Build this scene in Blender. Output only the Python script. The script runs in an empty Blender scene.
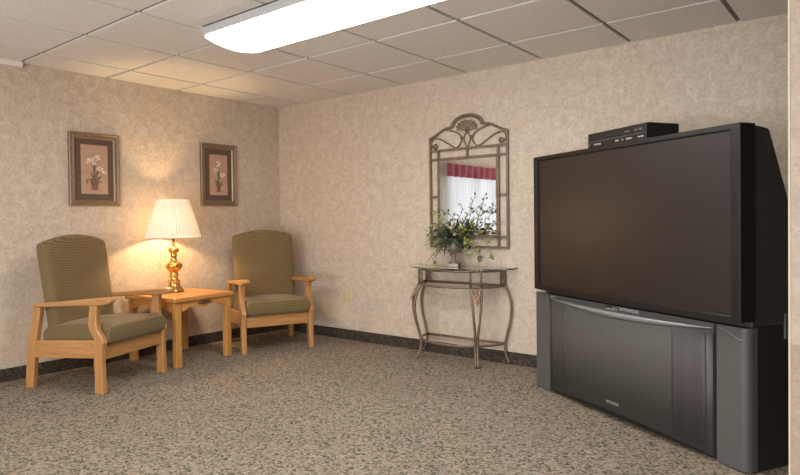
import bpy, bmesh, math, random
from mathutils import Vector, Matrix
random.seed(7)
S = bpy.context.scene
C = S.collection
PI = math.pi
H = 2.196                      # ceiling height

# ------------------------------------------------------------------ materials
def lin(c):
    def f(v):
        v /= 255.0
        return v / 12.92 if v <= .04045 else ((v + .055) / 1.055) ** 2.4
    return (f(c[0]), f(c[1]), f(c[2]), 1)

class NT:
    def __init__(s, name):
        s.m = bpy.data.materials.new(name); s.m.use_nodes = True
        s.t = s.m.node_tree; s.t.nodes.clear()
        s.out = s.n('ShaderNodeOutputMaterial')
    def n(s, typ, **kw):
        nd = s.t.nodes.new(typ)
        for k, v in kw.items():
            if k.startswith('_'): setattr(nd, k[1:], v)
        for k, v in kw.items():
            if not k.startswith('_'): nd.inputs[k.replace('__', ' ')].default_value = v
        return nd
    def l(s, a, b): s.t.links.new(a, b)
    def coord(s, scale=(1, 1, 1), which='Object'):
        tc = s.n('ShaderNodeTexCoord'); mp = s.n('ShaderNodeMapping')
        mp.inputs['Scale'].default_value = scale
        s.l(tc.outputs[which], mp.inputs['Vector']); return mp.outputs['Vector']
    def noise(s, vec, scale, detail=4, rough=.55, dist=0.0):
        nd = s.n('ShaderNodeTexNoise', Scale=scale, Detail=detail, Roughness=rough, Distortion=dist)
        s.l(vec, nd.inputs['Vector']); return nd.outputs['Fac']
    def ramp(s, fac, stops, interp='LINEAR'):
        r = s.n('ShaderNodeValToRGB'); r.color_ramp.interpolation = interp
        el = r.color_ramp.elements
        while len(el) < len(stops): el.new(.5)
        for e, (p, c) in zip(el, stops): e.position = p; e.color = c
        s.l(fac, r.inputs['Fac']); return r.outputs['Color']
    def mix(s, fac, a, b, mode='MIX'):
        m = s.n('ShaderNodeMix', _data_type='RGBA', _blend_type=mode)
        for sock, v in ((m.inputs[0], fac), (m.inputs[6], a), (m.inputs[7], b)):
            if hasattr(v, 'is_linked') or hasattr(v, 'links'): s.l(v, sock)
            else: sock.default_value = v
        return m.outputs[2]
    def math(s, op, a, b=None):
        m = s.n('ShaderNodeMath', _operation=op)
        for i, v in enumerate((a, b)):
            if v is None: continue
            if hasattr(v, 'links'): s.l(v, m.inputs[i])
            else: m.inputs[i].default_value = v
        return m.outputs[0]
    def bsdf(s, col=None, rough=.6, metal=0, bump=None, bstr=.3, bdist=.01, **kw):
        b = s.n('ShaderNodeBsdfPrincipled', Roughness=rough, Metallic=metal)
        for k, v in kw.items(): b.inputs[k.replace('__', ' ')].default_value = v
        if col is not None:
            if hasattr(col, 'links'): s.l(col, b.inputs['Base Color'])
            else: b.inputs['Base Color'].default_value = col
        if bump is not None:
            bp = s.n('ShaderNodeBump', Strength=bstr, Distance=bdist)
            s.l(bump, bp.inputs['Height']); s.l(bp.outputs['Normal'], b.inputs['Normal'])
        s.l(b.outputs[0], s.out.inputs['Surface']); return b

def plain(name, col, rough=.5, metal=0, var=.06, scale=30, **kw):
    t = NT(name); v = t.coord(); f = t.noise(v, scale, 3)
    c = lin(col); a = tuple(x * (1 - var) for x in c[:3]) + (1,); b = tuple(min(1, x * (1 + var)) for x in c[:3]) + (1,)
    t.bsdf(t.ramp(f, [(.3, a), (.7, b)]), rough, metal, **kw); return t.m

def m_wallpaper(name, base, dark, light, lower=None):
    t = NT(name); v = t.coord()
    n1 = t.noise(v, 16, 5, .6, .5)
    n2 = t.noise(v, 50, 3, .6, .3)
    n3 = t.noise(t.coord((1, 1, 2.2)), 70, 3, .65)
    n4 = t.noise(v, 1.3, 2, .5)
    f = t.math('ADD', t.math('ADD', t.math('MULTIPLY', n1, .36), t.math('MULTIPLY', n2, .32)), t.math('MULTIPLY', n3, .32))
    col = t.ramp(f, [(.36, lin(dark)), (.46, lin(tuple((a + b) // 2 for a, b in zip(dark, base)))), (.53, lin(base)), (.63, lin(light))])
    col = t.mix(t.math('MULTIPLY', t.math('SUBTRACT', n4, .45), .5), col, lin(tuple(int(x * .92) for x in base)))
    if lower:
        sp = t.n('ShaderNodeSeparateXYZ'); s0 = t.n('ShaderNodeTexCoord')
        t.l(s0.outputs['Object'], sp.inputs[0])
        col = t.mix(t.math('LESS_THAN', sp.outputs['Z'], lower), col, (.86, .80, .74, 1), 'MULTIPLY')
    t.bsdf(col, .78, 0, n2, .12, .004); return t.m

def m_carpet(name):
    t = NT(name); v = t.coord()
    w = t.n('ShaderNodeTexVoronoi', Scale=92); t.l(v, w.inputs['Vector'])
    sep = t.n('ShaderNodeSeparateColor'); t.l(w.outputs['Color'], sep.inputs[0])
    n1 = t.noise(v, 85, 4, .7, .8)
    n2 = t.noise(v, 1.7, 3, .5)
    f = t.math('ADD', t.math('MULTIPLY', sep.outputs[0], .55), t.math('MULTIPLY', n1, .5))
    a = t.ramp(f, [(.28, lin((32, 33, 29))), (.36, lin((84, 86, 76))), (.46, lin((140, 134, 120))), (.60, lin((182, 172, 154))),
                   (.74, lin((150, 116, 102))), (.86, lin((204, 194, 176)))])
    b = t.ramp(sep.outputs[1], [(.0, lin((66, 84, 74))), (.25, lin((112, 112, 100))), (.7, lin((158, 142, 122))), (1, lin((136, 108, 92)))])
    col = t.mix(.38, a, b)
    col = t.mix(t.math('MULTIPLY', t.math('SUBTRACT', n2, .4), .5), col, lin((120, 108, 92)))
    t.bsdf(col, .95, 0, n1, .8, .012, **{'Specular IOR Level': .1}); return t.m

def m_base(name):
    t = NT(name); v = t.coord((1, 1, 1.6))
    n1 = t.noise(v, 34, 3, .6, 2.5); n2 = t.noise(v, 90, 2)
    col = t.ramp(n1, [(.40, lin((32, 28, 24))), (.52, lin((54, 47, 40))), (.62, lin((92, 80, 66)))])
    t.bsdf(col, .9, 0, n2, .3, .005); return t.m

def m_tile(name):
    t = NT(name); v = t.coord()
    n1 = t.noise(v, 130, 3, .7); n2 = t.noise(v, 2.0, 2)
    w = t.n('ShaderNodeTexVoronoi', Scale=75); t.l(v, w.inputs['Vector'])
    pit = t.ramp(w.outputs['Distance'], [(.10, (0, 0, 0, 1)), (.22, (1, 1, 1, 1))])
    col = t.ramp(n1, [(.3, lin((214, 210, 205))), (.7, lin((238, 234, 229)))])
    col = t.mix(.35, col, pit, 'MULTIPLY')
    col = t.mix(t.math('MULTIPLY', n2, .25), col, lin((222, 217, 211)))
    t.bsdf(col, .9, 0, n1, .35, .004); return t.m

def m_wood(name, axis, lo=(162, 112, 64), hi=(202, 152, 96)):
    t = NT(name); sc = {'x': (1.5, 22, 22), 'y': (22, 1.5, 22), 'z': (22, 22, 1.5)}[axis]
    v = t.coord(sc); n1 = t.noise(v, 2.2, 6, .65, .6); n2 = t.noise(v, 9, 3, .6)
    col = t.ramp(n1, [(.28, lin(lo)), (.5, lin(tuple((a + b) // 2 for a, b in zip(lo, hi)))), (.72, lin(hi))])
    col = t.mix(t.math('MULTIPLY', n2, .22), col, lin(tuple(int(c * .8) for c in lo)))
    t.bsdf(col, .38, 0, n2, .05, .002, **{'Coat Weight': .25, 'Coat Roughness': .25}); return t.m

def m_fabric(name):
    # zig-zag ribs running across the back and the seat: stripes in (z - y), jagged in x
    t = NT(name); v = t.coord(); sp = t.n('ShaderNodeSeparateXYZ'); t.l(v, sp.inputs[0])
    zz = t.math('PINGPONG', sp.outputs['X'], .009)
    h = t.math('ADD', t.math('SUBTRACT', sp.outputs['Z'], sp.outputs['Y']), t.math('MULTIPLY', zz, .9))
    st = t.math('SINE', t.math('MULTIPLY', h, 2 * PI / .0142))
    st = t.math('ADD', t.math('MULTIPLY', st, .5), .5)
    n1 = t.noise(v, 260, 2, .6); n2 = t.noise(v, 7, 2)
    f = t.math('ADD', t.math('MULTIPLY', st, .62), t.math('MULTIPLY', n1, .38))
    col = t.ramp(f, [(.15, lin((76, 59, 34))), (.5, lin((110, 91, 56))), (.85, lin((136, 116, 76)))])
    col = t.mix(t.math('MULTIPLY', n2, .2), col, lin((100, 82, 48)))
    t.bsdf(col, .88, 0, f, .4, .004, **{'Sheen Weight': .15}); return t.m

def m_shade(name):
    t = NT(name); v = t.coord(); n = t.noise(v, 40, 2)
    col = t.ramp(n, [(.3, lin((244, 236, 220))), (.7, lin((252, 246, 234)))])
    d = t.n('ShaderNodeBsdfDiffuse'); tr = t.n('ShaderNodeBsdfTranslucent'); mx = t.n('ShaderNodeMixShader', Fac=.013)
    op = t.n('ShaderNodeBsdfTransparent', Color=(1, .92, .8, 1)); m2 = t.n('ShaderNodeMixShader', Fac=.17)
    ge = t.n('ShaderNodeNewGeometry')      # inside darkened, out of view, to keep the lit shade from clipping
    t.l(t.mix(ge.outputs['Backfacing'], col, (.10, .08, .05, 1)), d.inputs['Color']); t.l(col, tr.inputs['Color'])
    t.l(d.outputs[0], mx.inputs[1]); t.l(tr.outputs[0], mx.inputs[2])
    t.l(mx.outputs[0], m2.inputs[1]); t.l(op.outputs[0], m2.inputs[2]); t.l(m2.outputs[0], t.out.inputs['Surface']); return t.m

def m_sheer(name):
    t = NT(name); v = t.coord((1, 30, 1)); n = t.noise(v, 2, 2)
    col = t.ramp(n, [(.3, (.80, .80, .82, 1)), (.7, (.95, .95, .97, 1))])
    d = t.n('ShaderNodeBsdfDiffuse'); tr = t.n('ShaderNodeBsdfTranslucent'); mx = t.n('ShaderNodeMixShader', Fac=.6)
    t.l(col, d.inputs['Color']); t.l(col, tr.inputs['Color'])
    t.l(d.outputs[0], mx.inputs[1]); t.l(tr.outputs[0], mx.inputs[2]); t.l(mx.outputs[0], t.out.inputs['Surface']); return t.m

def m_emit(name, col, strength):
    t = NT(name); v = t.coord(); n = t.noise(v, 3, 1)
    e = t.n('ShaderNodeEmission', Strength=strength)
    t.l(t.ramp(n, [(0, lin(col)), (1, lin(col))]), e.inputs['Color']); t.l(e.outputs[0], t.out.inputs['Surface']); return t.m

def m_bulb(name):
    t = NT(name); v = t.coord(); n = t.noise(v, 3, 1)
    e = t.n('ShaderNodeEmission', Strength=2.0); op = t.n('ShaderNodeBsdfTransparent'); mx = t.n('ShaderNodeMixShader', Fac=.85)
    t.l(t.ramp(n, [(0, lin((255, 224, 170))), (1, lin((255, 224, 170)))]), e.inputs['Color'])
    t.l(e.outputs[0], mx.inputs[1]); t.l(op.outputs[0], mx.inputs[2]); t.l(mx.outputs[0], t.out.inputs['Surface']); return t.m
def m_glass(name, tint, rough=0.0):
    t = NT(name); v = t.coord(); n = t.noise(v, 3, 1)
    t.bsdf(t.ramp(n, [(0, tint), (1, tint)]), rough, 0, **{'Transmission Weight': 1.0, 'IOR': 1.45}); return t.m

def m_grille(name):
    t = NT(name); v = t.coord((1, 1, 1)); w = t.n('ShaderNodeTexVoronoi', Scale=150, Randomness=.6); t.l(v, w.inputs['Vector'])
    col = t.ramp(w.outputs['Distance'], [(.15, lin((40, 37, 37))), (.5, lin((66, 62, 62)))])
    t.bsdf(col, .6); return t.m

M = dict(
    wallL=m_wallpaper('beige_wallpaper', (200, 185, 168), (177, 159, 140), (213, 200, 184)),
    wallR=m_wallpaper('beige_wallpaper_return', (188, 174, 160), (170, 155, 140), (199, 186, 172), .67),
    carpet=m_carpet('speckled_carpet'), base=m_base('carpet_base'), tile=m_tile('ceiling_tile'),
    grid=plain('ceiling_grid', (112, 102, 90), .6), bead=plain('corner_bead', (204, 194, 172), .5),
    wx=m_wood('oak_x', 'x'), wy=m_wood('oak_y', 'y'), wz=m_wood('oak_z', 'z'),
    tx=m_wood('honey_x', 'x', (176, 118, 52), (216, 158, 86)), ty=m_wood('honey_y', 'y', (176, 118, 52), (216, 158, 86)), tz=m_wood('honey_z', 'z', (172, 120, 60), (208, 156, 88)),
    fabric=m_fabric('olive_zigzag_fabric'), shade=m_shade('lamp_shade_pleats'),
    brass=plain('polished_brass', (222, 186, 116), .24, 1), brass_old=plain('old_brass', (118, 92, 58), .3, .4),
    pewter=plain('pewter_moulding', (128, 108, 90), .42, .35, .25, 60), pewterlight=plain('pewter_moulding_edge', (146, 124, 102), .4, .4, .2, 60),
    matboard=plain('dark_mat', (92, 76, 64), .9, 0, .12, 90), print=plain('print_paper', (180, 146, 124), .85, 0, .1, 25),
    petal=plain('painted_petal', (228, 216, 196), .85), petal2=plain('painted_petal_shade', (196, 172, 146), .85), leafpaint=plain('painted_leaf', (112, 100, 84), .85), potpaint=plain('painted_pot', (128, 90, 76), .85),
    metal=plain('antique_bronze', (126, 108, 92), .5, .5, .25, 40), metallight=plain('antique_bronze_leaf', (150, 128, 108), .45, .5, .3, 60),
    mirror=plain('mirror_glass', (240, 240, 240), .02, 1, .0), tabglass=m_glass('green_edge_glass', (.80, .93, .88, 1)),
    urn=plain('pewter_urn', (142, 134, 124), .45, .5, .2, 30),
    leafd=plain('dark_leaf', (62, 72, 54), .5, 0, .3, 20), leafg=plain('blade_leaf', (112, 122, 96), .5, 0, .35, 20), leafy=plain('ivy_leaf', (136, 146, 70), .5, 0, .3, 25), stem=plain('stem', (96, 84, 54), .7), flower=plain('rust_flower', (164, 84, 66), .6), cream=plain('cream_flower', (222, 204, 172), .6),
    tvgrey=plain('charcoal_plastic', (80, 79, 77), .5, 0, .05), tvpanel=plain('charcoal_panel', (68, 66, 63), .55, 0, .05), tvblack=plain('black_plastic', (22, 20, 20), .34, 0, .1), tvside=plain('dark_side', (54, 53, 50), .5, 0, .06), screen=plain('screen', (34, 29, 27), .33, 0, .02, **{'Specular IOR Level': .6}),
    tvbase=plain('base_plastic', (36, 35, 33), .5, 0, .06), silver=plain('silver_trim', (158, 160, 164), .3, .6), grille=m_grille('speaker_mesh'), ink=plain('printed_mark', (205, 202, 196), .5), inkdim=plain('printed_mark_dim', (160, 156, 150), .5),
    vcr=plain('vcr_black', (26, 23, 23), .35), vcrside=plain('vcr_case', (20, 19, 19), .5), button=plain('grey_button', (96, 92, 90), .4),
    ivory=plain('ivory_plastic', (206, 190, 148), .4), slot=plain('dark_slot', (40, 36, 30), .6),
    lens=m_emit('fluorescent_lens', (255, 253, 250), 14.0), lenscap=m_emit('fluorescent_end', (255, 253, 250), 1.1), white=plain('white_metal', (186, 186, 186), .4),
    bulb=m_bulb('bulb'), sheer=m_sheer('white_sheer'), valance=plain('burgundy_cloth', (148, 74, 86), .85, 0, .25, 12), paint=plain('white_paint', (228, 224, 214), .5), pane=m_glass('window_glass', (.97, .98, .98, 1)),
    back_wall=plain('far_wall_paint', (160, 138, 114), .8),
)

# ------------------------------------------------------------------ mesh helpers
class B:
    def __init__(s): s.bm = bmesh.new(); s.mi = 0
    def _f(s, vs, smooth):
        try:
            f = s.bm.faces.new(vs); f.smooth = smooth; f.material_index = s.mi; return f
        except ValueError: return None
    def box(s, x0, x1, y0, y1, z0, z1, mat=None):
        co = [(x, y, z) for x in (x0, x1) for y in (y0, y1) for z in (z0, z1)]
        v = [s.bm.verts.new(mat @ Vector(c) if mat else c) for c in co]
        for q in ((0, 1, 3, 2), (4, 6, 7, 5), (0, 4, 5, 1), (2, 3, 7, 6), (0, 2, 6, 4), (1, 5, 7, 3)): s._f([v[i] for i in q], False)
        return s
    def prism(s, poly, a0, a1, axis='x', mat=None, smooth=False):
        # poly: 2-D points in the plane normal to axis: x->(y,z)  y->(x,z)  z->(x,y)
        def P(p, a):
            c = {'x': (a, p[0], p[1]), 'y': (p[0], a, p[1]), 'z': (p[0], p[1], a)}[axis]
            return mat @ Vector(c) if mat else Vector(c)
        A = [s.bm.verts.new(P(p, a0)) for p in poly]; Bv = [s.bm.verts.new(P(p, a1)) for p in poly]
        n = len(poly)
        s._f(A, False); s._f(Bv[::-1], False)
        for i in range(n): s._f([A[i], Bv[i], Bv[(i + 1) % n], A[(i + 1) % n]][::-1], smooth)
        return s
    def tube(s, pts, r, n=8, closed=False, flat=1.0):
        pts = [Vector(p) for p in pts]; N = len(pts); rings = []
        up = None
        for i, p in enumerate(pts):
            a = pts[(i - 1) % N] if (closed or i > 0) else p; b = pts[(i + 1) % N] if (closed or i < N - 1) else p
            t = (b - a).normalized()
            if up is None: up = Vector((0, 0, 1)) if abs(t.z) < .9 else Vector((1, 0, 0))
            x = t.cross(up).normalized(); up = x.cross(t).normalized()
            rr = r[i] if isinstance(r, (list, tuple)) else r
            rings.append([s.bm.verts.new(p + x * math.cos(2 * PI * k / n) * rr + up * math.sin(2 * PI * k / n) * rr * flat) for k in range(n)])
        for i in range(N if closed else N - 1):
            A, Bv = rings[i], rings[(i + 1) % N]
            for k in range(n): s._f([A[k], A[(k + 1) % n], Bv[(k + 1) % n], Bv[k]], True)
        if not closed: s._f(rings[0][::-1], False); s._f(rings[-1], False)
        return s
    def lathe(s, prof, c=(0, 0, 0), n=32, wav=0, amp=0, cap=True):
        rings = []
        for (r, z) in prof:
            rings.append([s.bm.verts.new((c[0] + (r + (amp if (k % 2) else -amp) * wav) * math.cos(2 * PI * k / n), c[1] + (r + (amp if (k % 2) else -amp) * wav) * math.sin(2 * PI * k / n), c[2] + z)) for k in range(n)])
        for A, Bv in zip(rings, rings[1:]):
            for k in range(n): s._f([A[k], A[(k + 1) % n], Bv[(k + 1) % n], Bv[k]], True)
        if cap: s._f(rings[0][::-1], False); s._f(rings[-1], False)
        return s
    def ball(s, c, r, n=10, sc=(1, 1, 1)):
        m = Matrix.Translation(c) @ Matrix.Diagonal((r * sc[0], r * sc[1], r * sc[2], 1))
        res = bmesh.ops.create_uvsphere(s.bm, u_segments=n, v_segments=max(5, n // 2 + 1), radius=1, matrix=m)
        for v in res['verts']:
            for f in v.link_faces: f.smooth = True; f.material_index = s.mi
        return s
    def slab(s, fn, n=22, m=22, t=.1, p=9, e=.45, crown=0.0):
        # puffed cushion: fn(u,v) -> (centre point, normal); thickness dies off at the rim
        def cs(i, k): 
            a = -math.cos(PI * i / k); return a
        top, bot = [], []
        for i in range(n + 1):
            ra, rb = [], []
            for j in range(m + 1):
                u, v = cs(i, n), cs(j, m); c, nr = fn(u, v)
                c = Vector(c); nr = Vector(nr)
                k = max(0, (1 - abs(u) ** p) * (1 - abs(v) ** p)) ** e
                h = t / 2 * k
                rim = i in (0, n) or j in (0, m)
                a = s.bm.verts.new(c + nr * (h + crown * (1 - u * u) * (1 - v * v)))
                ra.append(a); rb.append(a if rim else s.bm.verts.new(c - nr * h))
            top.append(ra); bot.append(rb)
        for i in range(n):
            for j in range(m):
                s._f([top[i][j], top[i + 1][j], top[i + 1][j + 1], top[i][j + 1]], True)
                s._f([bot[i][j], bot[i][j + 1], bot[i + 1][j + 1], bot[i + 1][j]], True)
        return s
    def sheet(s, fn, n, m, smooth=True):
        g = [[s.bm.verts.new(fn(i / n, j / m)) for j in range(m + 1)] for i in range(n + 1)]
        for i in range(n):
            for j in range(m): s._f([g[i][j], g[i + 1][j], g[i + 1][j + 1], g[i][j + 1]], smooth)
        return s
    def poly(s, pts, smooth=False):
        s._f([s.bm.verts.new(p) for p in pts], smooth); return s
    def go(s, name, mat, parent=None, bevel=0, seg=2, label=None, loc=None, rotz=None, fix=True):
        me = bpy.data.meshes.new(name)
        if fix: bmesh.ops.recalc_face_normals(s.bm, faces=s.bm.faces[:])
        s.bm.to_mesh(me); s.bm.free()
        for m_ in (mat if isinstance(mat, (list, tuple)) else [mat]): me.materials.append(m_)
        o = bpy.data.objects.new(name, me); C.objects.link(o)
        if parent: o.parent = parent
        if bevel:
            b = o.modifiers.new('edge', 'BEVEL'); b.width = bevel; b.segments = seg; b.limit_method = 'ANGLE'; b.angle_limit = .6
        if label: o['label'] = label
        if loc: o.location = loc
        if rotz is not None: o.rotation_euler = (0, 0, rotz)
        return o

def thing(name, label, cat, loc=(0, 0, 0), rotz=0, group=None):
    o = bpy.data.objects.new(name, None); C.objects.link(o)
    o.location = loc; o.rotation_euler = (0, 0, rotz); o.empty_display_size = .1
    o['label'] = label; o['category'] = cat
    if group: o['group'] = group
    return o
def struct(o): o['kind'] = 'structure'; return o
def text(body, size, mat, parent, name, M4, squash=1.0, depth=.0006):
    cu = bpy.data.curves.new(name, 'FONT'); cu.body = body; cu.size = size; cu.align_x = 'CENTER'; cu.align_y = 'CENTER'; cu.extrude = depth
    o = bpy.data.objects.new(name, cu); C.objects.link(o); bpy.context.view_layer.update()
    me = bpy.data.meshes.new_from_object(o.evaluated_get(bpy.context.evaluated_depsgraph_get()))
    C.objects.unlink(o); bpy.data.objects.remove(o)
    me.transform(M4 @ Matrix.Diagonal((squash, 1, 1, 1))); me.materials.clear(); me.materials.append(mat)
    q = bpy.data.objects.new(name, me); C.objects.link(q); q.parent = parent; return q
def curve(pts, n=8):
    # Catmull-Rom through the points
    P = [Vector(p) for p in pts]; P = [2 * P[0] - P[1]] + P + [2 * P[-1] - P[-2]]; out = []
    for i in range(1, len(P) - 2):
        for k in range(n):
            t = k / n; a, b, c, d = P[i - 1:i + 3]
            out.append(.5 * ((2 * b) + (c - a) * t + (2 * a - 5 * b + 4 * c - d) * t * t + (-a + 3 * b - 3 * c + d) * t ** 3))
    out.append(P[-2]); return out

# ------------------------------------------------------------------ the room
XE, YS = 6.4, -6.6
struct(B().box(-.2, XE, YS, .2, -.1, 0).go('floor', M['carpet']))
# ceiling: backing with exposed grid bars, tiles hang a little below the grid
b = B(); b.mi = 1; b.box(-.2, XE, YS, .2, H + .012, H + .1); b.mi = 0
gx = [.348 + .6166 * k for k in range(-1, 11)]; gy = [-(.496 + .6052 * k) for k in range(-1, 11)]
hw = .013
for x0, x1 in zip(gx, gx[1:]):
    for y1, y0 in zip(gy, gy[1:]):
        a0, a1, c0, c1 = max(x0 + hw, .002), min(x1 - hw, XE), max(y0 + hw, YS), min(y1 - hw, -.002)
        if a1 > a0 and c1 > c0: b.box(a0, a1, c0, c1, H, H + .0122)
struct(b.go('ceiling', [M['tile'], M['grid']]))
struct(B().box(-.12, XE, 0, .12, 0, H + .012).go('wall_back', M['wallL']))
WY0, WY1, WZ0, WZ1 = -4.68, -2.98, .55, 1.84
b = B()
b.box(-.12, 0, WY1, 0, 0, H + .012); b.box(-.12, 0, YS, WY0, 0, H + .012); b.box(-.12, 0, WY0, WY1, 0, WZ0); b.box(-.12, 0, WY0, WY1, WZ1, H + .012)
struct(b.go('wall_left', M['wallL']))
struct(B().box(-.12, XE, YS - .12, YS, 0, H + .012).go('wall_front', M['back_wall']))
struct(B().box(XE, XE + .12, YS - .12, .12, 0, H + .012).go('wall_east', M['back_wall']))
CX, CY = 4.477, -1.80
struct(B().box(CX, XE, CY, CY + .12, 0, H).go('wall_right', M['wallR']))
struct(B().box(CX - .003, CX + .003, CY - .003, CY + .010, 0, H).go('trim_1', M['bead'], bevel=.001))
struct(B().box(0, XE, -.012, 0, 0, .09).go('baseboard_back', M['base'], bevel=.003))
struct(B().box(0, .012, YS, -.012, 0, .09).go('baseboard_left', M['base'], bevel=.003))
struct(B().prism([(0, H - .035), (.03, H - .035), (.045, H - .012), (.045, H - .001), (0, H - .001)], -6.0, -2.31, 'y').go('trim_2', M['tile']))
# window in the left wall, seen in the mirror
w = bpy.data.objects.new('window_1', None); C.objects.link(w); struct(w)
b = B()
for (y0, y1, z0, z1) in ((WY0, WY0 + .05, WZ0, WZ1), (WY1 - .05, WY1, WZ0, WZ1), (WY0, WY1, WZ0, WZ0 + .05), (WY0, WY1, WZ1 - .05, WZ1), (-3.765, -3.715, WZ0, WZ1)): b.box(-.09, -.04, y0, y1, z0, z1)
b.go('window_frame', M['paint'], w, .004)
B().box(-.068, -.062, WY0 + .04, WY1 - .04, WZ0 + .04, WZ1 - .04).go('pane', M['pane'], w)
def drape(x, y0, y1, z0, z1, waves, amp, flare=0):
    def f(u, v):
        y = y0 + (y1 - y0) * u
        return (x + amp * math.sin(u * waves * 2 * PI) * (1 + flare * (1 - v)), y, z0 + (z1 - z0) * v)
    return f
o = B().sheet(drape(.05, -4.80, -2.78, .30, 1.835, 24, .020), 260, 4).go('sheer_curtain', M['sheer'], fix=False)
o['label'] = 'white sheer curtain over the window, seen in the wall mirror'; o['category'] = 'curtain'
o = B().sheet(drape(.125, -4.80, -2.82, 1.655, 1.83, 12, .012, .6), 220, 4).go('window_valance', M['valance'], fix=False)
o['label'] = 'burgundy pleated valance above the sheer curtain, seen in the wall mirror'; o['category'] = 'valance'

# ------------------------------------------------------------------ fluorescent ceiling fixture
t = thing('ceiling_light', 'long white fluorescent ceiling fixture with glowing wraparound lens', 'ceiling light', (1.645, -1.758, H))
L, W = 2.44, .19
B().box(0, L, -W, W, -.022, 0).box(0, L, -W - .012, -W - .004, -.052, 0).box(0, L, W + .004, W + .012, -.052, 0).box(0, L, -W - .012, W + .012, -.006, 0).go('housing', M['white'], t)
prof = [(-W, -.022), (-W, -.058), (-.184, -.066), (-.12, -.084), (-.05, -.094), (0, -.097), (.05, -.096), (.12, -.086), (.184, -.072), (W, -.064), (W, -.022)]
B().prism(prof, .012, L - .012, 'x').go('lens', M['lens'], t)
pc = [(y * 1.02, z * 1.02 - .0005 if z < -.03 else z) for y, z in prof]
B().prism(pc, 0, .012, 'x').go('end_cap', M['lenscap'], t); B().prism(pc, L - .012, L, 'x').go('end_cap', M['lenscap'], t)

# ------------------------------------------------------------------ armchairs
def make_armchair(label):
    t = thing('armchair', label, 'armchair', group='olive armchairs beside the side table')
    hx = .2845
    fl = [(-.040, 0), (-.048, .12), (-.040, .22), (-.050, .30), (-.048, .335), (-.018, .385), (.040, .43), (.062, .47), (.060, .51), (.056, .552),
          (.012, .552), (.014, .51), (.006, .455), (-.012, .40), (.012, .36), (.022, .31), (.016, .22), (.022, .12), (.031, 0)]
    # leg outline in (y, z); front of the chair is -y
    fl = [(-.040, 0), (-.033, .10), (-.028, .20), (-.034, .28), (-.046, .325), (-.036, .355), (.0, .40), (.008, .45), (.006, .50), (-.002, .556),
          (.058, .556), (.066, .50), (.074, .44), (.066, .40), (.036, .36), (.022, .32), (.028, .25), (.030, .18), (.028, .10), (.031, 0)]
    for sx in (-1, 1):
        B().prism(fl, sx * hx - .020, sx * hx + .020, 'x').go('leg', M['wz'], t, .006)
        B().prism([(.534, 0), (.600, 0), (.572, .30), (.515, .536), (.456, .526), (.510, .27)], sx * hx - .019, sx * hx + .019, 'x').go('leg', M['wz'], t, .006)
        B().prism([(.02, .222), (.02, .338), (.525, .312), (.545, .200)], sx * hx - .014, sx * hx + .014, 'x').go('side_rail', M['wy'], t, .004)
        arm = [(.520, .527), (.515, .557), (.30, .575), (.10, .594), (-.02, .606), (-.075, .610), (-.100, .602), (-.108, .588), (-.098, .573), (-.075, .566), (-.05, .562), (-.02, .556), (.10, .553), (.30, .542)]
        B().prism(arm, sx * (hx - .006) - .028, sx * (hx - .006) + .028, 'x').go('armrest', M['wy'], t, .009, 3)
    B().box(-hx + .02, hx - .02, -.012, .018, .208, .300).go('front_rail', M['wx'], t, .004)
    B().box(-hx + .02, hx - .02, .50, .53, .22, .30).go('rear_rail', M['wx'], t, .004)
    # seat cushion
    def seat(u, v):
        y = .215 + .275 * v; x = .258 * u
        if v < -.8: x *= 1 + .05 * ((-.8 - v) / .2)
        return (x, y, .362 - .030 * (v + 1) * .5 + .006), (0, 0, 1)
    B().slab(seat, 26, 26, .135, 16, .34, .020).go('seat_cushion', M['fabric'], t, fix=True)
    # back cushion leaning backwards with an arched top
    z0, z1 = .36, .945; y0, y1 = .425, .515
    ln = math.hypot(z1 - z0, y1 - y0); nr = (0, -(z1 - z0) / ln, (y1 - y0) / ln)
    def back(u, v):
        k = (v + 1) / 2; z = z0 + (z1 - z0) * k + .052 * (1 - u * u) * max(0, k) ** 3
        y = y0 + (y1 - y0) * k
        return (u * (.262 + .010 * k) + .018, y, z), nr
    B().slab(back, 28, 26, .105, 14, .34, .012).go('backrest', M['fabric'], t, fix=True)
    return t
chair = make_armchair('olive ribbed armchair with oak arms, left of the side table below the larger-flowered picture')
W1 = math.radians(110.67); c0 = Vector((.834, -2.197, 0)); X1 = Vector((math.cos(W1), math.sin(W1), 0))
chair.location = c0 + X1 * .2832; chair.rotation_euler = (0, 0, W1)
chair2 = chair.copy(); C.objects.link(chair2)
for ch in list(chair.children):
    q = ch.copy(); C.objects.link(q); q.parent = chair2
chair2['label'] = 'olive ribbed armchair with oak arms, in the room corner right of the side table'
W2 = math.radians(65.83); c0 = Vector((.629, -.947, 0)); X2 = Vector((math.cos(W2), math.sin(W2), 0))
chair2.location = c0 + X2 * .2883; chair2.rotation_euler = (0, 0, W2)

# ------------------------------------------------------------------ side table (front is local +x)
TA = math.atan2(-1.072 + 1.544, .578 - .628)      # direction of its front edge
t = thing('side_table', 'small honey oak side table with scalloped apron between the two armchairs', 'table', (.337, -1.323, 0), TA - PI / 2)
lx, ly, ZT = .262, .237, .520
b = B().box(-lx - .030, lx + .050, -ly - .055, ly + .035, ZT - .034, ZT).go('tabletop', M['tx'], t, .009, 3)
for sx in (-1, 1):
    for sy in (-1, 1): B().box(sx * lx - .024, sx * lx + .024, sy * ly - .026, sy * ly + .026, 0, ZT - .034).go('leg', M['tz'], t, .006)
def scallop(half):
    pts = [(-half, ZT - .036), (half, ZT - .036)]
    for i in range(41):
        u = 1 - i / 20; a = abs(u)
        z = .412 if a > .93 else .412 + .032 * math.sin(min(1, (.93 - a) / .45) * PI / 2) - .018 * math.exp(-(a / .2) ** 2)
        pts.append((u * half, z))
    return pts
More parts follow.
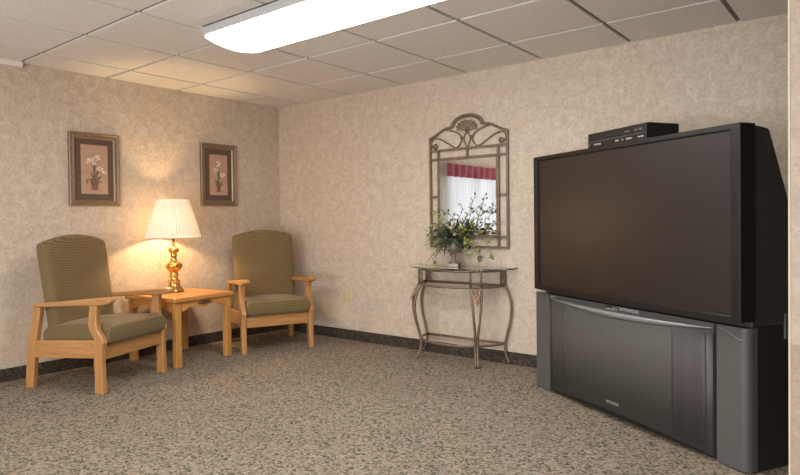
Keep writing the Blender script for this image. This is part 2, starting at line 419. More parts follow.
for sx, nm in ((1, 'apron'), (-1, 'apron')):
    B().prism(scallop(ly - .03), sx * lx - .011 + .012 * sx, sx * lx + .011 + .012 * sx, 'x').go(nm, M['ty'], t, .002)
for sy in (1, -1): B().prism(scallop(lx - .03), sy * ly - .011 + .014 * sy, sy * ly + .011 + .014 * sy, 'y').go('apron', M['tx'], t, .002)
b = B(); f = lx + .0245
out = [(.060 * math.cos(a) * (1 + .16 * math.cos(4 * a)), .462 + .019 * math.sin(a) * (1 + .25 * math.cos(2 * a))) for a in [2 * PI * k / 28 for k in range(28)]]
b.prism(out, f - .004, f + .002, 'x')
b.tube([(f + .004 + .012 * math.sin(PI * k / 10), -.040 + .008 * k, .464 - .012 * math.sin(PI * k / 10)) for k in range(11)], .0035, 6)
b.ball((f + .004, -.04, .464), .006, 8); b.ball((f + .004, .04, .464), .006, 8)
b.go('drawer_pull', M['brass_old'], t, label='antique brass drawer pull')

# ------------------------------------------------------------------ table lamp
LX, LY = .245, -1.318
t = thing('table_lamp', 'turned brass table lamp with cream pleated shade, lit, on the side table', 'lamp', (LX, LY, ZT))
pr = [(.060, 0), (.076, .001), (.078, .012), (.070, .020), (.066, .024), (.064, .030), (.052, .040), (.044, .060), (.043, .075), (.048, .083), (.048, .089), (.034, .098), (.030, .115), (.034, .128), (.040, .134), (.034, .141), (.030, .150),
      (.034, .160), (.054, .180), (.062, .195), (.067, .207), (.065, .217), (.058, .228), (.036, .238), (.025, .252), (.022, .272), (.028, .287), (.029, .295), (.022, .302), (.028, .309), (.038, .318), (.044, .330), (.042, .340), (.028, .352), (.014, .362), (.010, .372), (.010, .40)]
B().lathe(pr, n=40).go('lamp_body', M['brass'], t)
B().lathe([(.009, .40), (.009, .43), (.016, .432), (.016, .48), (.012, .485)], n=16).go('socket', M['brass_old'], t)
b = B().lathe([(.012, .487), (.02, .50), (.032, .53), (.034, .55), (.028, .575), (.012, .59), (.002, .594)], n=20); b.go('bulb', M['bulb'], t)
b = B()
for s_ in (-1, 1): b.tube([(s_ * .045 * math.sin(PI * min(1, .12 + k / 12 * .88)), 0, .43 + .30 * k / 12) for k in range(13)], .0025, 6)
b.go('harp', M['brass_old'], t)
zb, zt = .432, .738
n = 120
b = B()
def shade(u, v):
    a = 2 * PI * u; k = int(round(u * 360))
    r = .212 + (.122 - .212) * v; w_ = .0040 * math.sin(a * 54)
    return ((r + w_) * math.cos(a), (r + w_) * math.sin(a), zb + (zt - zb) * v)
b.sheet(shade, 432, 4); sh = b.go('lamp_shade', M['shade'], t, fix=False)
b = B()
b.tube([(.2125 * math.cos(2 * PI * k / 64), .2125 * math.sin(2 * PI * k / 64), zb + .003) for k in range(64)], .004, 6, True); b.go('shade_trim', M['shade'], t); b = B()
b.tube([(.1225 * math.cos(2 * PI * k / 48), .1225 * math.sin(2 * PI * k / 48), zt - .003) for k in range(48)], .004, 6, True)
b.go('shade_trim', M['shade'], t)
b = B().lathe([(.004, .735), (.008, .738), (.004, .744), (.009, .752), (.009, .758), (.003, .768)], n=12)
for k in range(3): b.tube([(0, 0, zt - .004), (.122 * math.cos(2 * PI * k / 3), .122 * math.sin(2 * PI * k / 3), zt - .004)], .002, 5)
b.go('finial', M['brass'], t)

# ------------------------------------------------------------------ framed pictures on the left wall
def picture(label, yc, zc, w, h, fw, mw, flowers, leaves, pot):
    t = thing('framed_picture', label, 'picture', (0, yc, zc), 0, 'botanical pictures on the left wall')
    # local: y across (left in the photo = -y), z up, x out of the wall
    def ring(b, w0, h0, x0, w1, h1, x1):
        a = [(-w0, -h0), (w0, -h0), (w0, h0), (-w0, h0)]; c = [(-w1, -h1), (w1, -h1), (w1, h1), (-w1, h1)]
        for i in range(4):
            j = (i + 1) % 4
            b.poly([(x0, *a[i]), (x0, *a[j]), (x1, *c[j]), (x1, *c[i])])
    W_, H_ = w / 2, h / 2
    b = B(); ring(b, W_, H_, .001, W_, H_, .022); b.mi = 1; ring(b, W_, H_, .022, W_ - .008, H_ - .008, .026); b.mi = 0
    ring(b, W_ - .008, H_ - .008, .026, W_ - fw * .45, H_ - fw * .45, .018); ring(b, W_ - fw * .45, H_ - fw * .45, .018, W_ - fw * .8, H_ - fw * .8, .021)
    b.mi = 1; ring(b, W_ - fw * .8, H_ - fw * .8, .021, W_ - fw, H_ - fw, .010)
    b.go('frame', [M['pewter'], M['pewterlight']], t, fix=False)
    b = B(); ring(b, W_ - fw + .002, H_ - fw + .002, .0100, W_ - fw - mw, H_ - fw - mw * 1.05, .0098); b.go('mat', M['matboard'], t, fix=False)
    pw, ph = W_ - fw - mw, H_ - fw - mw * 1.05
    b = B(); b.poly([(.0085, -pw - .002, -ph - .002), (.0085, pw + .002, -ph - .002), (.0085, pw + .002, ph + .002), (.0085, -pw - .002, ph + .002)])
    x = .0094
    def P(u, v): return (x, u * pw, v * ph)
    b.mi = 3
    pz = pot
    b.poly([P(-.20 * pz, -.80), P(.20 * pz, -.80), P(.30 * pz, -.55), P(-.30 * pz, -.55)]); b.poly([P(-.34 * pz, -.55), P(.34 * pz, -.55), P(.34 * pz, -.49), P(-.34 * pz, -.49)])
    b.poly([P(-.36, -.84), P(.36, -.84), P(.30, -.80), P(-.30, -.80)])
    x = .0098; b.mi = 2
    for (u0, v0, u1, v1, wd) in leaves:
        du, dv = u1 - u0, v1 - v0; ln = math.hypot(du * pw, dv * ph); nx, ny = -dv * ph / ln * wd / pw, du * pw / ln * wd / ph
        b.poly([P(u0, v0), P(u0 + du * .4 + nx, v0 + dv * .5 + ny), P(u1, v1), P(u0 + du * .4 - nx, v0 + dv * .5 - ny)])
    for (u, v, r) in flowers:
        x = .0102; b.mi = 4
        for k in range(5):
            a = 2 * PI * k / 5 + u * 9; c, s_ = math.cos(a) * r, math.sin(a) * r
            q = lambda f, g: (x, u * pw + c * f - s_ * g, v * ph + s_ * f + c * g)
            b.mi = 4 if k % 2 == 0 else 5
            b.poly([q(0, 0), q(.6, .38), q(1.05, .12), q(1.05, -.12), q(.6, -.38)]); x += .00012
        b.mi = 2; b.poly([(x + .0002, u * pw + .22 * r * math.cos(2 * PI * k / 6), v * ph + .22 * r * math.sin(2 * PI * k / 6)) for k in range(6)])
    b.go('print', [M['print'], M['print'], M['leafpaint'], M['potpaint'], M['petal'], M['petal2']], t, fix=False)
    return t
picture('framed picture of a potted plant with two sprays of white blossom, above the left armchair', -1.820, 1.482, .378, .550, .046, .042,
        [(-.25, .38, .022), (-.48, .33, .018), (.10, .50, .020), (.32, .50, .018), (-.05, .28, .018), (.18, .42, .016), (.42, .05, .018), (.62, -.02, .018), (.75, -.12, .015), (.30, .02, .016)],
        [(0, -.5, -.05, .70, .012), (0, -.5, .25, .0, .008), (.15, -.3, .40, .15, .010), (0, -.5, -.50, -.38, .012), (-.5, -.38, -.60, -.6, .010), (0, -.5, .55, -.25, .014), (.0, -.5, .62, -.5, .010), (0, -.48, -.3, -.1, .010)], 1.0)
picture('framed picture of a potted orchid with three white flowers, in the corner above the lamp', -.716, 1.497, .372, .550, .048, .044,
        [(0.0, .58, .026), (-.10, .50, .020), (-.28, .25, .025), (-.40, .20, .016), (.45, .0, .028)],
        [(0, -.5, .05, .45, .008), (.05, -.2, -.25, .25, .006), (.05, -.2, .45, .0, .006), (0, -.5, -.55, -.28, .010), (0, -.5, -.45, -.48, .010), (0, -.5, .5, -.30, .010), (0, -.5, .6, -.48, .010), (0, -.5, -.2, -.2, .010)], .8)

# ------------------------------------------------------------------ wrought metal wall mirror
t = thing('wall_mirror', 'tall bronze metal wall mirror with arched scrollwork crown above the console', 'mirror', (2.196, -.018, 0))
R_ = .0085
def bar(b, a, c, r=R_): b.box(min(a[0], c[0]) - (r if a[0] == c[0] else 0), max(a[0], c[0]) + (r if a[0] == c[0] else 0), -.008, .008, min(a[1], c[1]) - (r if a[1] == c[1] else 0), max(a[1], c[1]) + (r if a[1] == c[1] else 0))
b = B()
for s_ in (-1, 1):
    bar(b, (s_ * .345, .852), (s_ * .345, 1.726)); bar(b, (s_ * .268, .86), (s_ * .268, 1.618)); bar(b, (s_ * .345, 1.252), (s_ * .268, 1.252), .007)
for z in (.860, .937): bar(b, (-.345, z), (.345, z))
for z in (1.618, 1.548): bar(b, (-.345, z), (.345, z))
bar(b, (0, 1.548), (0, 1.618))
b.go('frame', M['metal'], t, .002)
b = B()
V = lambda p: (p[0], 0, p[1])
cr = [(-.345, 1.722), (-.30, 1.735), (-.25, 1.762), (-.20, 1.784), (-.140, 1.790)] 
arch = [(-.140 * math.cos(PI * k / 14), 1.790 + .082 * math.sin(PI * k / 14)) for k in range(15)]
b.tube(curve([V(p) for p in cr], 6), .0095, 8); b.tube(curve([V((-x, z)) for x, z in cr], 6), .0095, 8)
b.tube(curve([V(p) for p in arch], 3), .0105, 8); b.tube(curve([V((x * .90, 1.788 + (z - 1.79) * .86)) for x, z in arch], 3), .006, 6)
b.go('crown', M['metal'], t)
b = B()
for s_ in (-1, 1):
    sp = [(-.298 + .022 * (1 - k / 20) * math.cos(-.6 * PI + 2.6 * PI * k / 14), 1.655 + .022 * (1 - k / 20) * math.sin(-.6 * PI + 2.6 * PI * k / 14)) for k in range(15)][::-1]
    c1 = sp + [(-.335, 1.668), (-.330, 1.700), (-.295, 1.717), (-.24, 1.703), (-.18, 1.670), (-.13, 1.640), (-.10, 1.628)]
    c2 = [(-.19, 1.776), (-.12, 1.757), (-.07, 1.730), (-.048, 1.700), (-.058, 1.660), (-.085, 1.634), (-.10, 1.628)]
    c3 = [(0, 1.752), (-.018, 1.722), (-.030, 1.695), (-.018, 1.655), (-.003, 1.626)]
    for c, r in ((c1, .0055), (c2, .0055), (c3, .005)): b.tube(curve([V((x * -s_, z)) for x, z in c], 5), r, 6)
    b.ball((s_ * .046, -.004, 1.700), .013, 8)
b.go('scrollwork', M['metal'], t)
b = B()
fan = [(0, 1.748)]
for k in range(33):
    a = PI * (1.06 - 1.12 * k / 32); r = 1 + .10 * math.cos(k * 2 * PI / 4)
    fan.append((.088 * r * math.cos(a), 1.775 + .058 * r * math.sin(a)))
b.prism(fan, -.012, .004, 'y')
for k in range(7): 
    a = PI * (k + .5) / 7; b.tube([(0, -.013, 1.752), (.085 * math.cos(a), -.014, 1.775 + .055 * math.sin(a))], [.004, .009], 6)
b.go('leaf_ornament', M['metallight'], t)
B().box(-.260, .260, -.003, .006, .944, 1.540).go('mirror_glass', M['mirror'], t, label='mirror glass reflecting the curtained window')
b = B()
for (x0, x1, z0, z1) in ((-.264, -.252, .940, 1.544), (.252, .264, .940, 1.544), (-.264, .264, .940, .952), (-.264, .264, 1.532, 1.544)): b.box(x0, x1, -.006, .006, z0, z1)
b.go('glass_rim', M['metal'], t)

# ------------------------------------------------------------------ console table
ZG = .704
t = thing('console_table', 'half-round bronze metal console table with glass top against the back wall', 'table', (2.161, 0, 0))
def half(rx, ry, n=28, y0=-.03): return [(rx * math.cos(PI + PI * k / n), y0 + ry * math.sin(PI + PI * k / n)) for k in range(n + 1)]
edge = half(.462, .345, 40, -.022)
B().prism(edge, ZG, ZG + .010, 'z').go('glass_top', M['tabglass'], t, .003, 2)
ro = half(.355, .300, 36)
def ring(z, r, sc=1.0):
    b.tube([(x * sc, -.03 + (y + .03) * sc, z) for x, y in ro], r, 8); b.tube([(-.355 * sc, -.03, z), (.355 * sc, -.03, z)], r, 8)
b = B(); ring(ZG - .010, .009); ring(.578, .0095)
b.go('apron_frame', M['metal'], t)
b = B(); ring(.152, .009, .97); b.go('stretcher', M['metal'], t)
def legframe(x, y):
    d = Vector((x / .355 ** 2, (y + .03) / .3 ** 2, 0)).normalized() if abs(y + .03) > .01 else Vector((math.copysign(1, x), 0, 0))
    return Vector((x, y, 0)), d, Vector((-d.y, d.x, 0))
legs = [(-.355, -.03, 0), (.355, -.03, 0), (-.25, -.252, 1), (.25, -.262, 1)]
prof = [(0, .578), (.024, .540), (.048, .475), (.054, .41), (.045, .33), (.024, .25), (.006, .18), (.0, .13), (.008, .07), (.036, .012)]
for x, y, dbl in legs:
    p, d, w_ = legframe(x, y)
    offs = (-.038, .038) if dbl else (0,)
    for o_ in offs: B().tube([p + w_ * o_ + Vector((0, 0, .578)), p + w_ * o_ + Vector((0, 0, ZG - .010))], .0085, 8).go('apron_post', M['metal'], t)
    if not dbl: B().tube([p + d * -.03 + Vector((0, 0, .578)), p + d * -.03 + Vector((0, 0, ZG - .010))], .0085, 8).go('apron_post', M['metal'], t)
for x, y, dbl in legs:
    p, d, w_ = legframe(x, y); b = B()
    for o_ in ((-.040, .040) if dbl else (0,)):
        def k_(z): 
            return max(.0088 / .040, min(1, (z - .15) / .40) ** .9 if z > .15 else 0) if dbl else 0
        b.tube(curve([p + d * r + w_ * o_ * k_(z) + Vector((0, 0, z)) for r, z in prof], 4), [.0095] * 37, 8)
    lg = b.go('leg', M['metal'], t)
    if dbl:
        b = B()
        def rz(z):
            for (r0, a0), (r1, a1) in zip(prof, prof[1:]):
                if a1 <= z <= a0: return r0 + (r1 - r0) * (a0 - z) / (a0 - a1)
            return 0
        for (z0, z1, wd, lift, sgns) in ((.572, .505, .034, .006, (-1, 0, 1)), (.540, .475, .034, .012, (-.6, .6)), (.520, .450, .040, .018, (0,))):
            for sgn in sgns:
                zm = (z0 + z1) / 2
                P_ = lambda z, o_, l_: p + d * (rz(z) + lift + l_) + w_ * (sgn * .026 + o_) + Vector((0, 0, z))
                q = [P_(z0, -wd * .35, 0), P_(z0, wd * .35, 0), P_(zm, wd * .5, .004), P_(z1, 0, .014), P_(zm, -wd * .5, .004)]
                m_ = P_(zm, 0, .016)
                for i in range(5): b.poly([q[i], q[(i + 1) % 5], m_])
                b.poly(q[::-1])
        b.go('leaf_ornament', M['metallight'], lg)

# ------------------------------------------------------------------ flower arrangement in an urn
ZU = ZG + .010
t = thing('flower_arrangement', 'pewter pedestal urn of spiky leaves and trailing ivy on the glass console', 'plant', (2.140, -.135, ZU))
b = B().box(-.047, .047, -.047, .047, 0, .022); b.lathe([(.042, .022), (.036, .030), (.022, .045), (.017, .062), (.018, .072), (.028, .078), (.026, .086), (.020, .092), (.036, .104), (.056, .122), (.064, .142), (.062, .160), (.056, .178), (.056, .196), (.068, .210), (.066, .214), (.050, .205), (.048, .18)], n=28)
RU = Matrix.Rotation(.3, 4, 'Z'); b.go('urn', M['urn'], t, .003).data.transform(RU)
for s_ in (-1, 1):
    B().tube(curve([(s_ * .058, 0, .128), (s_ * .085, 0, .125), (s_ * .108, 0, .148), (s_ * .108, 0, .178), (s_ * .085, 0, .195), (s_ * .066, 0, .188), (s_ * .072, 0, .172)], 5), .006, 8).go('handle', M['urn'], t).data.transform(RU)
rnd = random.Random(3)
def blade(b, base, az, el, ln, wd, droop, n=7):
    d = Vector((math.cos(az), math.sin(az), 0)); sd = Vector((-d.y, d.x, 0)); pts = []
    for i in range(n + 1):
        k = i / n; p = Vector(base) + d * ln * k * math.cos(el) + Vector((0, 0, ln * k * math.sin(el) - droop * k * k * ln))
        w_ = wd * math.sin(PI * min(1, .18 + .82 * k)) if i < n else .0006
        pts.append((p - sd * w_, p + sd * w_ , p + Vector((0, 0, -w_ * .5))))
    for a, c in zip(pts, pts[1:]):
        b.poly([a[0], a[2], c[2], c[0]], True); b.poly([a[2], a[1], c[1], c[2]], True)
def grow(b, name, mats):        # foliage stays in front of the mirror and above the glass
    for v in b.bm.verts: v.co.y = min(v.co.y, .098); v.co.z = max(v.co.z, .004)
    return b.go(name, mats, t, fix=False)
b = B()
for k in range(170):
    az = rnd.uniform(0, 2 * PI) if k % 3 else rnd.uniform(PI * .9, PI * 1.5); el = rnd.uniform(-.15, 1.35); ln = rnd.uniform(.14, .27)
    if math.sin(az) > .0: ln = min(ln, .095 / max(.25, math.sin(az) * math.cos(el)))
    b.mi = 0 if rnd.random() < .6 else 1
    blade(b, (rnd.uniform(-.045, .03), rnd.uniform(-.03, .02), .205), az, el, ln, rnd.uniform(.006, .012), rnd.uniform(.15, .75))
grow(b, 'spiky_leaves', [M['leafg'], M['leafd']])
def leaf(b, p, d, r):
    d = Vector(d).normalized(); s_ = d.cross(Vector((rnd.uniform(-.4, .4), rnd.uniform(-1, .2), rnd.uniform(.1, 1)))).normalized(); n_ = s_.cross(d)
    q = [p, p + d * r * .25 + s_ * r * .55, p + d * r * .7 + s_ * r * .38, p + d * r * 1.35, p + d * r * .7 - s_ * r * .38, p + d * r * .25 - s_ * r * .55]
    m_ = p + d * r * .55 - n_ * r * .12
    for i in range(6): b.poly([q[i], q[(i + 1) % 6], m_], True)
def spray(b, pts, r0, gap, st=1.0):
    c = curve(pts, 10); b.mi = 2; b.tube(c, .0017 * st, 5); acc = 0; L_ = 0
    for i in range(1, len(c)):
        acc += (c[i] - c[i - 1]).length
        if acc > gap:
            acc = 0; dr = (c[i] - c[i - 1]).normalized(); 
            for _ in range(1 if rnd.random() < .45 else 2):
                v = dr * .5 + Vector((rnd.uniform(-1, 1), rnd.uniform(-1, .3), rnd.uniform(-.8, .8)))
                v.normalize(); e = c[i] + v * r0 * .8; b.mi = 2; b.tube([c[i], e], .0009, 4)
                b.mi = 0 if rnd.random() < .62 else 1; leaf(b, e, v, r0 * rnd.uniform(.7, 1.25))
# arrangement axes: work in world directions (x right along wall, y to wall), then undo the thing's turn
Rz = Matrix.Identity(3)
def Q(x, y, z): return Rz @ Vector((x, y, z))
b = B()
for pts in ([(.02, -.03, .20), (.10, -.06, .27), (.22, -.04, .26), (.30, -.02, .18), (.35, -.02, .08)],
            [(.02, -.02, .20), (.12, -.05, .24), (.20, -.07, .18), (.27, -.07, .10), (.29, -.07, .06)],
            [(.02, -.03, .20), (.12, -.07, .23), (.20, -.09, .14), (.24, -.09, .08)],
            [(-.02, -.03, .20), (-.07, -.09, .19), (-.085, -.10, .10), (-.085, -.10, .02)],
            [(-.02, 0, .20), (-.08, .03, .32), (-.15, .05, .40), (-.22, .06, .43)],
            [(-.03, 0, .20), (-.13, .0, .30), (-.20, .02, .30), (-.25, .03, .24)]):
    spray(b, [Q(*p) for p in pts], .024, .019)
grow(b, 'ivy', [M['leafy'], M['leafd'], M['stem']])
b = B()
for pts in ([(.02, .0, .20), (.08, .02, .33), (.13, .04, .44), (.17, .04, .53)],
            [(.02, .0, .20), (.12, .02, .31), (.22, .04, .39), (.33, .05, .43)],
            [(.02, .0, .20), (.10, .01, .36), (.20, .03, .44), (.26, .04, .46)],
            [(.03, 0, .20), (.16, .0, .28), (.28, .03, .32), (.37, .05, .33)],
            [(0, 0, .20), (.02, .03, .34), (.05, .05, .42), (.04, .05, .47)],
            [(.03, -.02, .20), (.15, -.02, .25), (.26, .02, .27), (.36, .04, .24)]):
    spray(b, [Q(*p) for p in pts], .0155, .018)
grow(b, 'leafy_twigs', [M['leafd'], M['leafy'], M['stem']])
b = B()
for (x, y, z, r, mi) in ((.02, -.05, .29, .026, 1), (-.05, .02, .33, .022, 1), (.10, -.03, .27, .024, 0), (.24, .02, .245, .020, 0), (.29, .03, .26, .018, 0), (.17, .0, .31, .024, 2), (.06, -.07, .24, .02, 1)):
    c = Q(x, y, z); b = B()
    for k in range(7):
        a = 2 * PI * k / 7; leaf(b, c, (math.cos(a), math.sin(a) * .7 - .3, .6), r * .9)
    grow(b, 'flower', [(M['flower'], M['cream'], M['leafy'])[mi]])


# ------------------------------------------------------------------ rear-projection television, local x along its front, y to its back
TR = math.radians(-29.66)
t = thing('television', 'big dark rear-projection television on its grey speaker base, right of the console', 'television', (2.963, -.447, 0), TR)
def arc(cx, cy, r, a0, a1, n=6): return [(cx + r * math.cos(math.radians(a0 + (a1 - a0) * k / n)), cy + r * math.sin(math.radians(a0 + (a1 - a0) * k / n))) for k in range(n + 1)]
B().prism([(.01, .03), (1.46, .03), (1.497, .05), (1.497, .38), (1.38, .47), (.30, .47), (.05, .38), (.01, .30)], 0.0, .604, 'z').go('base_cabinet', M['tvbase'], t, .003)
B().prism([(.0, .04)] + arc(.025, .025, .025, 180, 270) + [(.155, 0.0), (.155, .05), (.0, .05)], .006, .605, 'z', Matrix.Translation((-.006, 0, 0))).go('left_pillar', M['tvgrey'], t, .002)
B().prism([(1.352, .05), (1.352, 0.0)] + [(1.465, 0.0)] + arc(1.465, .035, .035, 270, 360) + [(1.50, .062), (1.47, .062)], .006, .605, 'z').go('right_pillar', M['tvgrey'], t, .002)
B().box(.155, 1.337, .0, .05, .560, .605).go('header_strip', M['tvgrey'], t, .002)
S0, S1 = .155, 1.334
def bulge(s): u = (s - S0) / (S1 - S0) * 2 - 1; return -.034 * (1 - u * u)
def ztop(s): u = (s - S0) / (S1 - S0) * 2 - 1; return .584 - .034 * (1 - u * u)
def zbot(s): u = (s - S0) / (S1 - S0) * 2 - 1; return .022 + .030 * (1 - u * u)
def shell(s0, s1, off, back, za, zb_, n=30, name='front_panel', mat=None):
    b = B(); fr, bk = [], []
    for i in range(n + 1):
        s = s0 + (s1 - s0) * i / n
        fr.append((b.bm.verts.new((s, bulge(s) - off, za(s))), b.bm.verts.new((s, bulge(s) - off, zb_(s)))))
        bk.append((b.bm.verts.new((s, back(s), za(s))), b.bm.verts.new((s, back(s), zb_(s)))))
    for i in range(n):
        b._f([fr[i][0], fr[i + 1][0], fr[i + 1][1], fr[i][1]], True); b._f([bk[i][0], bk[i][1], bk[i + 1][1], bk[i + 1][0]], False)
        b._f([fr[i][0], bk[i][0], bk[i + 1][0], fr[i + 1][0]], False); b._f([fr[i][1], fr[i + 1][1], bk[i + 1][1], bk[i][1]], False)
    b._f([fr[0][0], fr[0][1], bk[0][1], bk[0][0]], False); b._f([fr[n][0], bk[n][0], bk[n][1], fr[n][1]], False)
    return b.go(name, mat, t)
shell(S0, S1, 0, lambda s: .03, ztop, zbot, name='front_panel', mat=M['tvpanel'])
shell(S0 + .004, S1 - .002, .003, lambda s: .0, lambda s: ztop(s) + .001 + .026 * (1 - ((s - S0) / (S1 - S0) * 2 - 1) ** 2), lambda s: ztop(s) - .002, name='silver_trim', mat=M['silver'])
for s0, s1 in ((S0 + .022, .335), (1.125, 1.300)):
    shell(s0, s1, .0025, lambda s: bulge(s) + .002, lambda s: ztop(s) - .022, lambda s: zbot(s) + .022, 12, 'speaker_grille', M['grille'])
b = B(); c = curve([(1.358, -.002, .594), (1.40, -.002, .586), (1.44, -.002, .566), (1.462, -.003, .556), (1.478, -.001, .556)], 5); b.tube(c, .0022, 5); b.go('pillar_trim', M['silver'], t)
# housing behind the screen
hp = [(.03, .606), (.03, 1.447), (.12, 1.436), (.135, 1.428), (.24, 1.157), (.42, .690), (.42, .606)]
B().prism(hp, .075, 1.500, 'x').go('rear_housing', M['tvside'], t, .004)
B().box(1.490, 1.504, .222, .262, .545, .655).go('side_vent', M['tvgrey'], t, .003)
# screen surround with a bowed lower edge
b = B(); n = 40
ox0, ox1, oz1 = 0.067, 1.513, 1.449
def zlow(s): u = (s - .055) / 1.455 * 2 - 1; return .634 - .012 * (1 - u * u)
ix0, ix1, iz0, iz1 = .106, 1.465, .657, 1.425
yf, yb, yi = -.052, .034, -.040
outer = [(ox0 + (ox1 - ox0) * k / n, zlow(ox0 + (ox1 - ox0) * k / n)) for k in range(n + 1)] + [(ox1, oz1 - (oz1 - .622) * 0 )] + [(ox1 - (ox1 - ox0) * k / n, oz1) for k in range(1, n + 1)]
inner = [(ix0 + (ix1 - ix0) * k / n, iz0) for k in range(n + 1)] + [(ix1, iz1)] + [(ix1 - (ix1 - ix0) * k / n, iz1) for k in range(1, n + 1)]
N = len(outer)
vo = [b.bm.verts.new((x, yf, z)) for x, z in outer]; vi = [b.bm.verts.new((x, yf, z)) for x, z in inner]
wo = [b.bm.verts.new((x, yb, z)) for x, z in outer]; wi = [b.bm.verts.new((x, yi + .004, z)) for x, z in inner]
for k in range(N):
    j = (k + 1) % N
    b._f([vo[k], vo[j], vi[j], vi[k]], False); b._f([vo[k], wo[k], wo[j], vo[j]], False); b._f([vi[k], vi[j], wi[j], wi[k]], False)
b._f(wo, False)
b.go('screen_frame', M['tvblack'], t, .003)
B().box(ix0 - .001, ix1 + .001, yi, yi + .004, iz0 - .001, iz1 + .001).go('screen', M['screen'], t)
# printed marks
def facing(s, z, off=0.0, tilt=0):  # upright, facing the front (-y), on the bulged panel
    sl = math.atan2(bulge(s + .01) - bulge(s - .01), .02) if off else 0
    return Matrix.Translation((s, bulge(s) - .0022 if off else -.0015, z)) @ Matrix.Rotation(sl, 4, 'Z') @ Matrix.Rotation(PI / 2, 4, 'X')
text('HITACHI', .021, M['inkdim'], t, 'maker_mark', facing(.742, .098, 1), 1.15)
text('ULTRAVISION', .022, M['ink'], t, 'series_mark', facing(.83, .592), 1.0)
b = B().box(.655, .700, -.0016, .001, .588, .602); b.go('badge', M['tvblack'], t)
text('HD', .016, M['ink'], t, 'badge_mark', facing(.676, .583), 1.2)
text('HDTV', .015, M['ink'], t, 'badge_mark', facing(.720, .585), 1.2)
b = B(); b.ball((.175, -.001, .593), .004, 8); b.ball((.195, -.001, .593), .004, 8); b.go('indicator', M['ink'], t)

# ------------------------------------------------------------------ VCR on top of the television
R2 = math.radians(-31.3)
u_ = Vector((math.cos(TR), math.sin(TR), 0)); v_ = Vector((-math.sin(TR), math.cos(TR), 0))
p0 = Vector((2.963, -.447, 0)) + u_ * .480 + v_ * .035
t = thing('video_recorder', 'black video cassette recorder sitting on top of the big television', 'vcr', (p0.x, p0.y, 1.4495), R2)
VW, VD, VH = .455, .205, .093
B().box(0, VW, .012, VD, .008, VH).go('case', M['vcrside'], t, .003)
B().box(-.001, VW + .001, -.002, .014, .008, VH - .002).go('front_panel', M['vcr'], t, .003)
B().box(.035, .27, -.004, 0, .050, .076).go('cassette_door', M['vcrside'], t, .0015)
B().box(.010, VW - .01, -.0035, 0, .042, .0445).go('trim_line', M['button'], t)
for x in (.03, VW - .03):
    for y in (.03, VD - .03): B().lathe([(.012, 0), (.012, .009)], (x, y, 0), 14).go('foot', M['vcrside'], t)
for x, w_ in ((.300, .012), (.318, .012), (.372, .022), (.405, .022)): B().box(x, x + w_, -.006, 0, .060, .068).go('button', M['button'], t, .001)
k_ = B().lathe([(.006, 0), (.006, .006)], (0, 0, 0), 14).go('knob', M['button'], t)
k_.location = (.018, -.001, .028); k_.rotation_euler = (PI / 2, 0, 0)
def vf(x, z): return Matrix.Translation((x, -.0028, z)) @ Matrix.Rotation(PI / 2, 4, 'X')
text('DVD/VCR', .013, M['ink'], t, 'printed_mark', vf(.080, .026), 1.1)
text('DVD', .011, M['ink'], t, 'printed_mark', vf(.240, .026), 1.1)
text('II', .012, M['ink'], t, 'printed_mark', vf(.283, .026), 1.6)
text('STEREO', .012, M['ink'], t, 'printed_mark', vf(.330, .026), 1.1)
text('PLAYER', .010, M['ink'], t, 'printed_mark', vf(.415, .026), 1.1)

# ------------------------------------------------------------------ wall outlet
t = thing('wall_outlet', 'small ivory electrical outlet plate low on the back wall', 'outlet', (.918, 0, .383))
B().box(-.033, .033, -.006, 0, -.052, .052).go('cover_plate', M['ivory'], t, .003)
for z in (-.021, .021):
    b = B().prism([(.016 * math.cos(2 * PI * k / 20), z + max(-.0125, min(.0125, .016 * math.sin(2 * PI * k / 20)))) for k in range(20)], -.0075, -.005, 'y'); s_ = b.go('socket', M['ivory'], t)
    B().box(-.007, -.005, -.0082, -.006, z - .004, z + .005).box(.005, .007, -.0082, -.006, z - .004, z + .005).go('slot', M['slot'], s_)

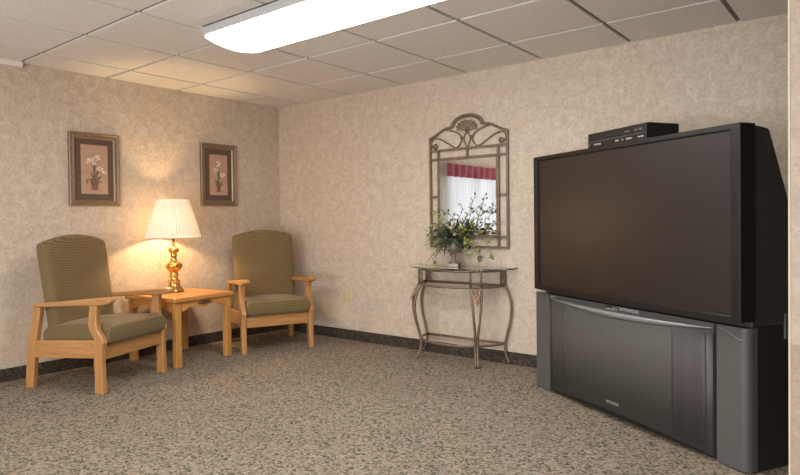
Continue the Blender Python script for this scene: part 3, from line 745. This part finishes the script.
# ------------------------------------------------------------------ lights
def lamp(name, typ, loc, energy, col, **kw):
    d = bpy.data.lights.new(name, typ); d.energy = energy; d.color = col
    for k, v in kw.items(): setattr(d, k, v)
    o = bpy.data.objects.new(name, d); C.objects.link(o); o.location = loc; return o
lamp('lamp_glow', 'POINT', (LX, LY, ZT + .55), 29, (1, .65, .31), shadow_soft_size=.035)
o = lamp('ceiling_fill', 'AREA', (3.2, -4.9, H - .06), 80, (1, .95, .88), shape='RECTANGLE', size=2.4, size_y=.5)  # added fill light behind the camera, no second fixture hangs there
o = lamp('window_daylight', 'AREA', (-.75, -3.80, 1.25), 26, (.93, .97, 1), shape='RECTANGLE', size=1.5, size_y=1.4); o.rotation_euler = (0, -PI / 2, 0)
o = lamp('rear_fill', 'AREA', (3.6, YS + .15, 1.0), 205, (.95, .975, 1), shape='RECTANGLE', size=4.0, size_y=1.6); o.rotation_euler = (math.radians(112), 0, 0)  # added soft fill from behind the camera; this wall has no window
w = bpy.data.worlds.new('sky'); S.world = w; w.use_nodes = True
w.node_tree.nodes['Background'].inputs[0].default_value = (.8, .88, 1, 1); w.node_tree.nodes['Background'].inputs[1].default_value = .4

# ------------------------------------------------------------------ camera
f_px, yaw, pitch, roll = 611.84, .669, -.0161, -.012
F = Vector((-math.sin(yaw) * math.cos(pitch), math.cos(yaw) * math.cos(pitch), math.sin(pitch)))
R = Vector((math.cos(yaw), math.sin(yaw), 0)); U = R.cross(F)
R_2 = R * math.cos(roll) + U * math.sin(roll); U_2 = -R * math.sin(roll) + U * math.cos(roll)
cd = bpy.data.cameras.new('camera'); cam = bpy.data.objects.new('camera', cd); C.objects.link(cam)
cam.matrix_world = Matrix.Translation((4.7057, -4.0332, 1.0684)) @ Matrix((R_2, U_2, -F)).transposed().to_4x4()
cd.sensor_width = 36; cd.sensor_fit = 'HORIZONTAL'; cd.lens = f_px * 36 / 800; cd.shift_y = -7.186 / 800; cd.clip_start = .02
S.camera = cam
S.view_settings.view_transform = 'Standard'; S.view_settings.look = 'None'; S.view_settings.exposure = .14
S.cycles.use_denoising = True; S.cycles.max_bounces = 10; S.cycles.transmission_bounces = 8
